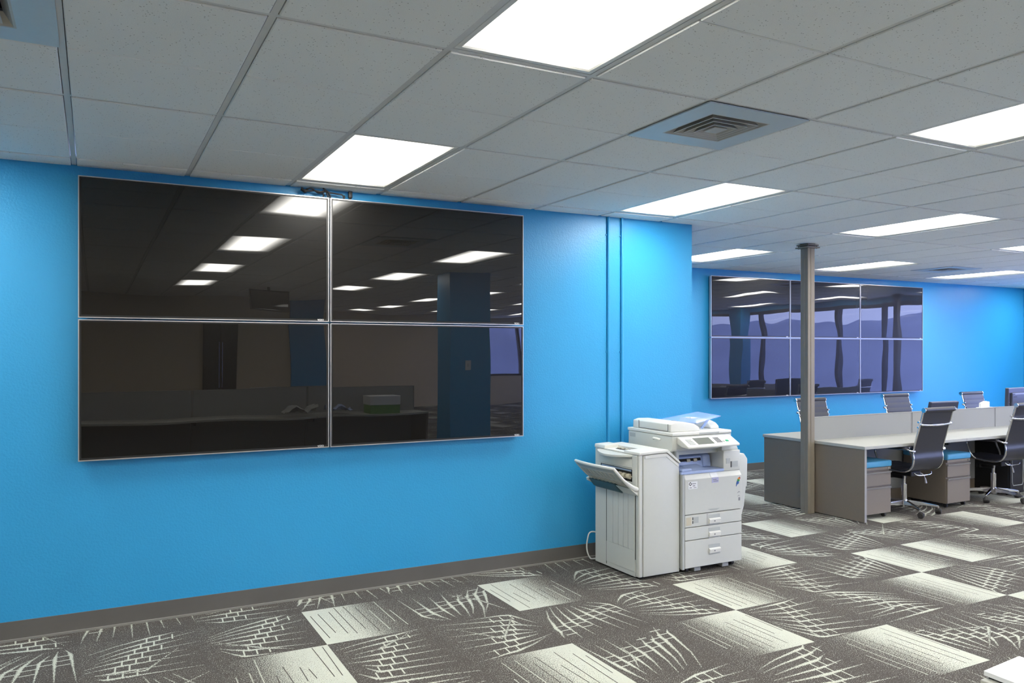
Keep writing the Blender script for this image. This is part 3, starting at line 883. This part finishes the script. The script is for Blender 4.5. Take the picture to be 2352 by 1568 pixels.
# computer tower under the desk
t = thing('computer_tower', 'black computer tower on the floor under the desk at the right edge', 'computer', (9.05, 5.22, 0))
B().box(0, .26, .02, .48, .02, .60, .008).obj('case', 'black', t)
B().box(.0, .26, 0, .022, .02, .60, .01, 3).obj('front_panel', 'black', t)
B().tube([(.03, -.001, .54), (.03, -.001, .15), (.05, -.001, .11), (.22, -.001, .11), (.235, -.001, .14), (.235, -.001, .54)], .004, 6).obj('trim_line', 'cop_grey', t)
b = B()
for x, y in ((.04, .06), (.22, .06), (.04, .44), (.22, .44)): b.cyl((x, y, 0), (x, y, .022), .015)
b.obj('foot', 'black', t)

# ------------------------------------------------------------------ the copier
def copier():
    t = thing('copier', 'large off-white office copier with side finisher standing against the blue wall', 'copier', (3.394, 4.51, 0))
    # --- finisher
    fp = [(.0, .015), (.360, .015), (.360, .74), (.356, .805), (.240, .892), (.0, .884)]
    f = B().prism(fp, .045, .55, 'y', .003).obj('finisher_body', 'cop', t)
    df = [(.036, .020), (.362, .020), (.362, .726), (.357, .800), (.240, .886), (.036, .880)]
    d = B(); d.prism(df, -.002, .043, 'y', .007, 3); d.obj('finisher_door', 'cop', t, smooth=True)
    d = B(); d.prism([(.0, .02), (.033, .02), (.033, .885), (0, .882)], .002, .043, 'y', .008, 3); d.obj('corner_strip', 'cop', t, smooth=True)
    # bevelled upper edge of the door
    d = B(); d.prism([(.05, .855), (.238, .860), (.345, .782), (.357, .795), (.242, .884), (.05, .878)], -.005, .0, 'y', .002); d.obj('door_bevel', 'cop2', t)
    top = [(-.006, .882), (.242, .890), (.358, .803), (.366, .815), (.250, .910), (-.004, .902)]
    tp = B(); tp.prism(top, -.010, .175, 'y', .004, 2); tp.prism([(.12, .884), (.25, .888), (.25, .910), (.12, .906)], .17, .55, 'y', .003)
    tp.prism([(-.006, .884), (.13, .886), (.13, .916), (-.002, .912)], .42, .555, 'y', .006, 3)
    tp.prism([(.0, .884), (.13, .886), (.13, .890), (0, .888)], .17, .43, 'y')
    tp.obj('top_cover', 'cop2', t)
    B().box(.055, .115, .20, .36, .889, .8925).obj('upper_slot', 'cop_line', t)
    r = B()
    for y in (.23, .28, .33): r.cyl((.075, y, .893), (.075, y+.03, .893), .007)
    r.obj('upper_roller', 'cream', t, smooth=True)
    # upper proof tray: crescent lip
    def lip(u, v):
        y = .055+.45*v; w_ = .10*math.sin(PI*min(1, max(0, v)))**.7
        return (.004-w_*u, y, .872-.010*u*math.sin(PI*v))
    B().grid(lip, 5, 22, .014).obj('upper_tray', 'cop', t, smooth=True)
    # paper exit slot
    B().box(-.001, .01, .075, .475, .685, .772).obj('exit_slot', 'dark', t)
    b = B(); b.box(-.006, .012, .085, .46, .757, .768); b.obj('exit_bar', 'cop_blue_d', t)
    r = B(); r.cyl((-.006, .08, .722), (-.006, .465, .722), .006)
    for k in range(7):
        y = .09+.055*k; r.cyl((-.008, y, .722), (-.008, y+.032, .722), .019, seg=16)
    r.obj('exit_roller', 'cream', t, smooth=True)
    b = B(); b.box(-.012, .0, .012, .07, .655, .880, .008, 3); b.box(-.010, .0, .07, .49, .785, .852, .004); b.obj('exit_housing', 'cop', t, smooth=True)
    # main output tray, rising away from the machine
    def tr(u, v):
        y = .02+.49*v+(-.01*u)
        x = -.006-.225*u*(1-.10*abs(2*v-1)**2)
        z = .640+.045*u+.115*u**1.6 + .010*math.sin(PI*v)*(1-u)
        return (x, y, z)
    B().grid(tr, 14, 14, .010).obj('output_tray', 'cop_grey', t, smooth=True)
    rm = B(); pts = [tr(k/8, 0) for k in range(9)]+[tr(1, k/10) for k in range(1, 11)]+[tr(1-k/8, 1) for k in range(1, 9)]
    rm.tube(pts, .011, 10); rm.tube([tr(k/8*.6, 0.0) for k in range(9)], [.020, .02, .019, .018, .017, .016, .014, .012, .011], 10)
    rm.obj('tray_rim', 'cop2', t, smooth=True)
    rb = B()
    for k in range(9):
        v = .1+.1*k; rb.tube([(p[0], p[1], p[2]-.009) for p in [tr(.05+.1*q, v) for q in range(9)]], .0045, 6)
    for u in (.55, .85): rb.tube([(p[0], p[1], p[2]-.008) for p in [tr(u, .05+.09*q) for q in range(11)]], .004, 6)
    rb.obj('tray_rib', 'cop', t, smooth=True)
    b = B(); b.prism([(-.075, .655), (-.06, .662), (.0, .625), (.0, .585), (-.03, .60)], .19, .53, 'y', .003); b.obj('tray_carriage', 'cop_teal', t)
    b = B(); b.prism([(-.07, .652), (-.0, .648), (.0, .592)], .012, .19, 'y', .004); b.obj('tray_bracket', 'cop2', t)
    b = B(); b.prism([(-.085, .66), (-.055, .67), (.0, .63), (.0, .60), (-.08, .64)], .525, .55, 'y', .003); b.obj('tray_bracket', 'cop2', t)
    # lined side panel with grooves
    sp_ = B()
    ys = [.048, .125, .185, .245, .315, .398]
    for a, b_ in zip(ys, ys[1:]): sp_.box(-.004, .004, a+.004, b_-.004, .205, .60, .002)
    sp_.box(-.004, .004, .048, .398, .05, .20, .002)
    sp_.obj('side_panel', 'cop', t)
    gv = B()
    for y in ys[1:-1]: gv.box(-.0012, .001, y-.004, y+.004, .20, .60)
    gv.obj('panel_groove', 'cop_grey', t)
    ln = B(); ln.box(-.0015, .002, .398, .404, .03, .60); ln.box(-.0015, .002, .040, .045, .14, .86); ln.obj('panel_seam', 'cop_line', t)
    # --- main cabinet
    x0, x1, yf, yb = .370, .934, -.03, .56
    B().box(x0, x1, .0, yb, .04, .722, .004).obj('main_body', 'cop', t)
    sk = B(); sk.box(x0-.004, x0+.016, -.028, .0, .035, .722, .002); sk.obj('front_post', 'cop_grey', t)
    fx0, fx1 = x0+.018, x1
    door = [(yf+.001, .430), (.0, .430), (.0, .722), (-.004, .722), (yf, .684)]
    dr = B().prism(door, fx0, fx1, 'x', .003, 2).obj('front_door', 'cop', t)
    b = B(); b.prism([(yf-.0012, .684), (yf+.001, .684), (-.002, .7225), (-.0055, .7235)], fx0+.004, fx1-.004, 'x'); b.obj('door_bevel', 'cop2', dr)
    b = B(); b.prism([(.60, .455), (.72, .455), (.69, .443), (.63, .443)], yf-.001, yf+.002, 'y'); b.obj('finger_notch', 'cop_grey', dr)
    def drawer(z0, z1, hz, name='paper_drawer'):
        o = B().box(fx0, fx1, yf, .0, z0, z1, .003).obj(name, 'cop', t)
        b = B(); b.box(.610, .718, yf-.0015, yf+.002, hz+.0, hz+.075); b.obj('grip_recess', 'cop_grey', o)
        b = B(); b.prism([(yf-.016, hz+.042), (yf, hz+.050), (yf, hz+.012), (yf-.012, hz+.012)], .610, .718, 'x', .002); b.obj('drawer_handle', 'cop2', o)
        b = B(); b.box(.652, .660, yf-.0185, yf-.013, hz+.026, hz+.033); b.obj('handle_dot', 'inkgrey', o)
        return o
    d1 = drawer(.338, .425, .337); d2 = drawer(.244, .333, .240); d3 = drawer(.042, .239, .118)
    b = B(); b.box(.594, .597, yf-.001, yf+.001, .340, .423); b.obj('drawer_split', 'inkgrey', d1)
    b = B(); b.box(fx0+.012, fx0+.058, yf-.0015, yf+.001, .352, .410); b.obj('size_window', 'cream', d1)
    b = B(); b.box(fx0+.068, fx0+.075, yf-.0015, yf+.001, .362, .382); b.box(fx0+.068, fx0+.075, yf-.0015, yf+.001, .388, .408); b.obj('level_bar', 'inkblack', d1)
    b = B(); b.box(fx0+.080, fx0+.125, yf-.0012, yf+.001, .364, .408); b.obj('paper_label', 'cop_grey', d1)
    # --- output cavity: back, right block, tray
    B().box(x0-.06, x1, .36, yb, .72, .90).obj('cavity_back', 'cop_blue_d', t)
    B().box(x0-.02, x0+.003, .02, .37, .72, .90).obj('cavity_side', 'cop_grey', t)
    rb_ = B(); rb_.box(.765, x1-.002, yf+.012, yb, .720, .872, .006, 3); rb_.prism([(.765, .872), (x1-.002, .872), (x1-.02, .905), (.765, .905)], .0, yb, 'y', .006); 
    rb_.obj('right_block', 'cop', t, smooth=True)
    B().box(.790, .828, yf+.009, yf+.013, .775, .815).obj('cavity_label', 'cop_grey', t)
    b = B(); b.box(.835, .843, yf+.010, yf+.0125, .745, .79); b.obj('label_bar', 'inkblack', t)
    b = B(); b.box(.848, .905, yf+.010, yf+.0125, .747, .79); b.obj('block_label', 'cop_grey', t)
    tb = B(); tb.box(x0-.01, .768, -.022, .36, .722, .742, .003); tb.box(x0, .46, -.02, .3, .742, .762, .006); tb.prism([(-.015, .742), (.35, .742), (.35, .775), (.10, .768)], .46, .62, 'x', .003)
    tb.obj('inner_tray', 'cop_blue', t)
    ub = B(); ub.prism([(.11, .742), (.36, .742), (.36, .858), (.21, .852), (.13, .825)], .44, .752, 'x', .010, 3)
    ub.prism([(.10, .742), (.30, .742), (.30, .866), (.18, .862), (.115, .83)], .675, .756, 'x', .014, 3); ub.obj('relay_unit', 'cop_blue', t, smooth=True)
    b = B(); b.prism([(.118, .792), (.126, .792), (.130, .812), (.122, .812)], .46, .665, 'x'); b.obj('relay_slot', 'dark', t)
    for x in (.53, .595):
        r = B(); r.cyl((x, .124, .797), (x+.030, .124, .797), .012); r.obj('relay_roller', 'cream', t, smooth=True)
    # --- scanner, lid, feeder
    sx0, sx1 = .303, .870
    sc = [(.012, .998), (.012, .905), (.022, .888), (.10, .885), (.54, .885), (.54, .998)]
    B().prism(sc, sx0, sx1, 'x', .006, 3).obj('scanner', 'cop', t, smooth=True)
    B().box(sx0+.03, x1-.03, .05, .54, .855, .888).obj('scanner_neck', 'cop_grey', t)
    b = B(); b.box(sx0-.001, sx0+.002, .45, .52, .955, .985); b.obj('vent_grille', 'cop_grey', t)
    b = B(); b.tube(bez([(sx0-.006, .14, .965), (sx0-.02, .16, .972), (sx0-.02, .20, .972), (sx0-.004, .22, .965)], 5), .008, 8); b.obj('lid_hinge_knob', 'cop2', t, smooth=True)
    B().box(sx0-.002, sx1-.004, .004, .55, 1.001, 1.024, .006, 3).obj('scanner_lid', 'cop2', t, smooth=True)
    b = B(); b.box(.55, .74, .002, .006, 1.004, 1.016); b.obj('lid_grip', 'cop_grey', t)
    def adf(u, v):
        return
    ad = [(.315, 1.024), (.318, 1.085), (.36, 1.096), (.46, 1.094), (.54, 1.078), (.585, 1.055), (.600, 1.024)]
    B().prism(ad, .045, .50, 'y', .008, 3).obj('feeder', 'cop2', t, smooth=True)
    b = B(); b.box(.3135, .316, .075, .42, 1.030, 1.033); b.box(.3135, .316, .072, .075, 1.030, 1.082); b.box(.3135, .316, .42, .423, 1.030, 1.088); b.obj('feeder_seam', 'cop_line', t)
    b = B(); b.box(.44, .465, .16, .19, 1.093, 1.0965); b.obj('feeder_lamp', 'inkgrey', t)
    # rounded hump at the right of the lid and clear document tray
    B().prism([(.13, 1.024), (.14, 1.045), (.17, 1.066), (.22, 1.080), (.29, 1.086), (.50, 1.086), (.50, 1.024)], .775, .862, 'x', .008, 3).obj('exit_hump', 'cop2', t, smooth=True)
    B().box(.60, .775, .40, .50, 1.024, 1.045, .006, 3).obj('lid_step', 'cop2', t, smooth=True)
    def dt(u, v): return (.60-.10*v+(.24+.14*v)*u, .09+.31*v, 1.076+.045*u+.010*v)
    B().grid(dt, 8, 6, .005).obj('document_tray', 'clear', t, smooth=True)
    b = B(); b.box(.66, .73, .22, .29, 1.096, 1.106, .003); b.obj('tray_guide', 'cop2', t)
    b = B(); b.tube([(.74, .12, 1.10), (.71, .13, 1.055), (.69, .14, 1.03)], .010, 8); b.obj('tray_stay', 'clear', t, smooth=True)
    # --- operation panel
    cp = [(-.115, .918), (-.118, .935), (-.012, .990), (.015, .990), (.015, .945), (-.04, .925)]
    c = B().prism(cp, .345, .835, 'x', .007, 3).obj('control_panel', 'cop2', t, smooth=True)
    sl = math.atan2(.055, .106)
    rot = Matrix.Translation((0, -.118, .9352)) @ Matrix.Rotation(sl, 4, 'X')
    def pb(x0_, x1_, a, b_, h=.0015): return B().box(x0_, x1_, a, b_, -.001, h+.001, 0, 2, rot)
    pb(.455, .605, .022, .100).obj('touch_screen', 'lcd', c)
    for k in range(3):
        for q in range(4): pb(.640+.018*k, .652+.018*k, .030+.017*q, .041+.017*q, .003).obj('key', 'inkgrey', c)
    pb(.730, .752, .036, .052, .004).obj('start_key', 'green', c, label='green start key')
    pb(.700, .714, .034, .046, .003).obj('stop_key', 'cop_grey', c)
    for k in range(4): pb(.380+.0*k, .43, .025+.018*k, .035+.018*k, .002).obj('side_key', 'cop_grey', c)
    b = B(); b.prism([(.012, .90), (.02, .99), (.08, .99), (.08, .885)], .345, .42, 'x', .004); b.obj('panel_arm', 'cop', t)
    # --- right side bypass unit
    s = B(); s.prism([(x1-.01, .30), (x1+.004, .30), (x1+.055, .44), (x1+.075, .585), (x1+.085, .585), (x1+.090, .795), (x1+.055, .838), (x1-.01, .838)], .0, .45, 'y', .006, 3); s.obj('bypass_unit', 'cop', t, smooth=True)
    s = B(); s.box(x1, x1+.082, .006, .012, .586, .59); s.obj('bypass_seam', 'cop_grey', t)
    # --- labels on the front
    l = B().box(fx0+.030, fx0+.115, yf-.0012, yf+.001, .615, .668).obj('service_sticker', 'paper_w', dr)
    dm = B(); 
    cx, cz = fx0+.048, .652
    for a in range(4):
        p0 = (cx+.012*math.cos(a*PI/2), yf-.0018, cz+.012*math.sin(a*PI/2)); p1 = (cx+.012*math.cos((a+1)*PI/2), yf-.0018, cz+.012*math.sin((a+1)*PI/2))
        dm.tube([p0, p1], .0022, 6)
    dm.obj('diamond_logo', 'inkblack', dr)
    tx = B(); tx.box(fx0+.066, fx0+.100, yf-.0018, yf, .650, .655); tx.box(fx0+.070, fx0+.092, yf-.0018, yf, .634, .640); tx.box(fx0+.040, fx0+.062, yf-.0018, yf, .622, .627); tx.box(fx0+.078, fx0+.105, yf-.0018, yf, .622, .626)
    tx.obj('sticker_print', 'inkgrey', dr)
    B().box(.640, .705, yf-.0012, yf+.001, .645, .683).obj('lilac_label', 'lilac', dr)
    B().prism([(yf-.003, .686), (yf-.001, .683), (-.008, .716), (-.010, .719)], .632, .700, 'x').obj('name_plate', 'paper_w', dr)
    tx = B(); tx.box(.650, .685, yf-.0018, yf, .666, .671); tx.box(.655, .700, yf-.0018, yf, .654, .659); tx.obj('label_print', 'inkgrey', dr)
    for m, pol in (('red', [(.912, .672), (.920, .662), (.918, .655), (.905, .664)]), ('orange', [(.897, .664), (.912, .668), (.918, .655), (.905, .648), (.893, .655)]),
                   ('gr_ink', [(.893, .655), (.912, .652), (.912, .640), (.898, .634), (.887, .640)]), ('bl_ink', [(.887, .641), (.905, .638), (.905, .620), (.888, .614), (.882, .602), (.878, .600), (.880, .625)])):
        B().prism(pol, yf-.0018, yf, 'y').obj('colour_ribbon', m, dr)
    ic = B(); ic.tube([(.893, yf-.001, .552), (.905, yf-.001, .560), (.915, yf-.001, .556)], .002, 6); ic.box(.902, .917, yf-.0015, yf, .492, .516); ic.tube([(.893, yf-.001, .525), (.905, yf-.001, .533), (.915, yf-.001, .526)], .0012, 6)
    ic.obj('door_icon', 'inkgrey', dr)
    # --- feet, castors
    for x, y in ((.44, .03), (.88, .03), (.44, .48), (.88, .48)):
        b = B(); b.cyl((x-.012, y, .022), (x+.012, y, .022), .022, seg=18); b.box(x-.015, x+.015, y-.015, y+.02, .03, .045); b.obj('castor', 'caster', t)
    for x, y in ((.53, .01), (.80, .01)):
        b = B(); b.box(x-.03, x+.03, y-.01, y+.05, .004, .03, .003); b.cyl((x, y+.02, 0), (x, y+.02, .04), .012); b.obj('stabiliser', 'cop_grey', t)
    for x, y in ((.05, .05), (.32, .05), (.05, .5), (.32, .5)):
        b = B(); b.cyl((x, y, 0), (x, y, .02), .016); b.obj('levelling_foot', 'black', t)
    return t
copier()
b = B(); b.tube(bez([(3.50, 5.10, .20), (3.40, 5.13, .22), (3.375, 5.14, .16), (3.37, 5.14, .09), (3.385, 5.13, .03), (3.42, 5.12, .012), (3.60, 5.14, .010)], 8), .0055, 8)
tag(b.obj('power_cord', 'cop2', smooth=True), 'white power cord looping behind the copier by the baseboard', 'cord')

# window side desk and chairs, seen only reflected in the far screens
bench(10.7, 13.2, 3.55, 'grey desk by the window wall, reflected in the far screens', [11.95])
for (x, y, rz, lab) in ((10.95, 4.35, 176, 'black office chair by the window desk, leftmost reflection in the far screens'), (11.85, 4.30, 184, 'black office chair by the window desk, middle reflection in the far screens'), (13.1, 5.0, 170, 'black office chair near the reflected post by the windows')):
    dup(ch, (x, y, 0), R(rz), lab, G_)

# ------------------------------------------------------------------ foreground desk corner with white sheet-like panel (bottom right)
t = thing('low_cabinet', 'low pale grey cabinet corner cut off at the bottom right of the photo', 'cabinet', (2.862, 1.759, 0), R(3))
B().box(.005, .60, -.50, -.005, .012, .40, .002).obj('carcass', 'desk_panel', t)
B().box(0, .605, -.505, 0, .40, .42, .003).obj('top', 'desktop', t)
B().box(.012, .593, -.502, -.492, .02, .39, .002).obj('cabinet_door', 'desk_panel', t)
t = thing('sheet_binder', 'thin white binder lying on the low grey cabinet at the bottom right', 'binder', (2.892, 1.764, .4195))
B().prism([(0, 0), (.26, .022), (.24, -.285), (-.02, -.305)], .008, .026, 'z', .002).obj('white_cover', 'paper_w', t)
B().prism([(.010, -.012), (.250, .008), (.232, -.275), (-.010, -.295)], .001, .008, 'z').obj('shadow_gap', 'inkblack', t)  # black layer standing in for the shadowed gap under the cover

# ------------------------------------------------------------------ room behind the viewpoint, seen only as reflections
bench(-3.4, 4.44, -1.42, 'long grey desk run behind the viewpoint, reflected in the lower near screens', [-1.9, -.35, 1.2, 2.75], dep=.64, top=1.10)
struct(B().box(4.22, 4.80, .10, .55, 0, HC+.05).obj('wall_column', 'blue_wall'), 'blue column reflected in the lower right near screen')
t = thing('light_switch', 'white light switch on the reflected blue column', 'switch', (4.48, .55, 1.42))
B().box(-.04, .04, 0, .006, -.06, .06, .002).obj('cover_plate', 'paper_w', t); B().box(-.008, .008, .004, .014, -.02, .02, .002).obj('toggle', 'cop2', t)
t = thing('paper_carton', 'white and green paper carton on the reflected desk', 'box', (3.55, -1.0, ZT))
B().box(0, .46, -.16, .16, 0, .15, .003).obj('carton_body', 'bigbox_green', t); B().box(-.005, .465, -.165, .165, .13, .26, .003).obj('carton_lid', 'paper_w', t)
def crumple(name, loc, lab, m, s, seed):
    rg = random.Random(seed); q = B()
    def f(u, v):
        return ((u-.5)*s*1.6, (v-.5)*s, .04+s*.35*abs(math.sin(u*5+seed)*math.cos(v*4+seed))+.03*rg.random())
    q.grid(f, 9, 7, .004); o = q.obj(name, m, loc=loc); tag(o, lab, 'bag'); return o
crumple('plastic_bag', (2.55, -.95, ZT), 'crumpled clear plastic bag on the reflected desk', 'cop_grey', .28, 3)
crumple('plastic_bag', (3.10, -.95, ZT), 'crumpled blue and white bag on the reflected desk beside the carton', 'cop_blue', .24, 8)
# back wall items
t = thing('wall_cabinet', 'dark double door cabinet against the reflected tan wall', 'cabinet', (2.18, -5.99, 0))
B().box(-.32, .32, 0, .05, .0, 2.17).obj('carcass', 'door_dark', t)
for s in (-1, 1):
    d = B().box(min(s*.004, s*.315), max(s*.004, s*.315), .05, .075, .02, 2.15, .003).obj('cabinet_door', 'door_dark', t)
    B().cyl((s*.03, .10, .95), (s*.03, .10, 1.75), .008).obj('door_handle', 'chrome', d)
t = thing('ceiling_television', 'black television hung from the ceiling behind the viewpoint', 'television', (2.53, -2.95, 2.46))
B().box(-.30, .30, 0, .05, -.18, .17, .006).obj('case', 'black', t); B().box(-.28, .28, .048, .053, -.16, .15).obj('display', 'glass_a', t)
B().box(-.02, .02, -.03, .0, -.05, HC-2.46).obj('hanger', 'black', t)
wall('wall_corner_panel', 'blue_wall', 3.5, XD, YT, YT+.06)
def side_chair(x, y, rz, lab):
    t = thing('side_chair', lab, 'chair', (x, y, 0), rz, 'pale side chairs by the tan wall')
    B().box(-.23, .23, -.22, .22, .43, .47, .015, 3).obj('seat', 'tan_wall', t, smooth=True)
    B().box(-.22, .22, -.24, -.21, .62, .98, .012, 3).obj('backrest', 'white_wall', t, smooth=True)
    for sx in (-1, 1):
        for sy in (-1, 1):
            B().cyl((sx*.2, sy*.2, 0), (sx*.19, sy*.19, .44), .011).obj('leg', 'chrome', t)
        B().tube([(sx*.215, -.20, .44), (sx*.215, -.235, .7), (sx*.215, -.235, .95)], .010).obj('back_post', 'chrome', t)
    return t
sc0 = side_chair(.3, -4.1, R(0), 'pale side chair by the tan wall, leftmost in the reflection')
dup(sc0, (1.75, -4.3, 0), R(170), 'pale side chair before the dark cabinet in the reflection')
dup(sc0, (2.7, -4.3, 0), R(10), 'pale side chair at the right of the tan wall in the reflection')
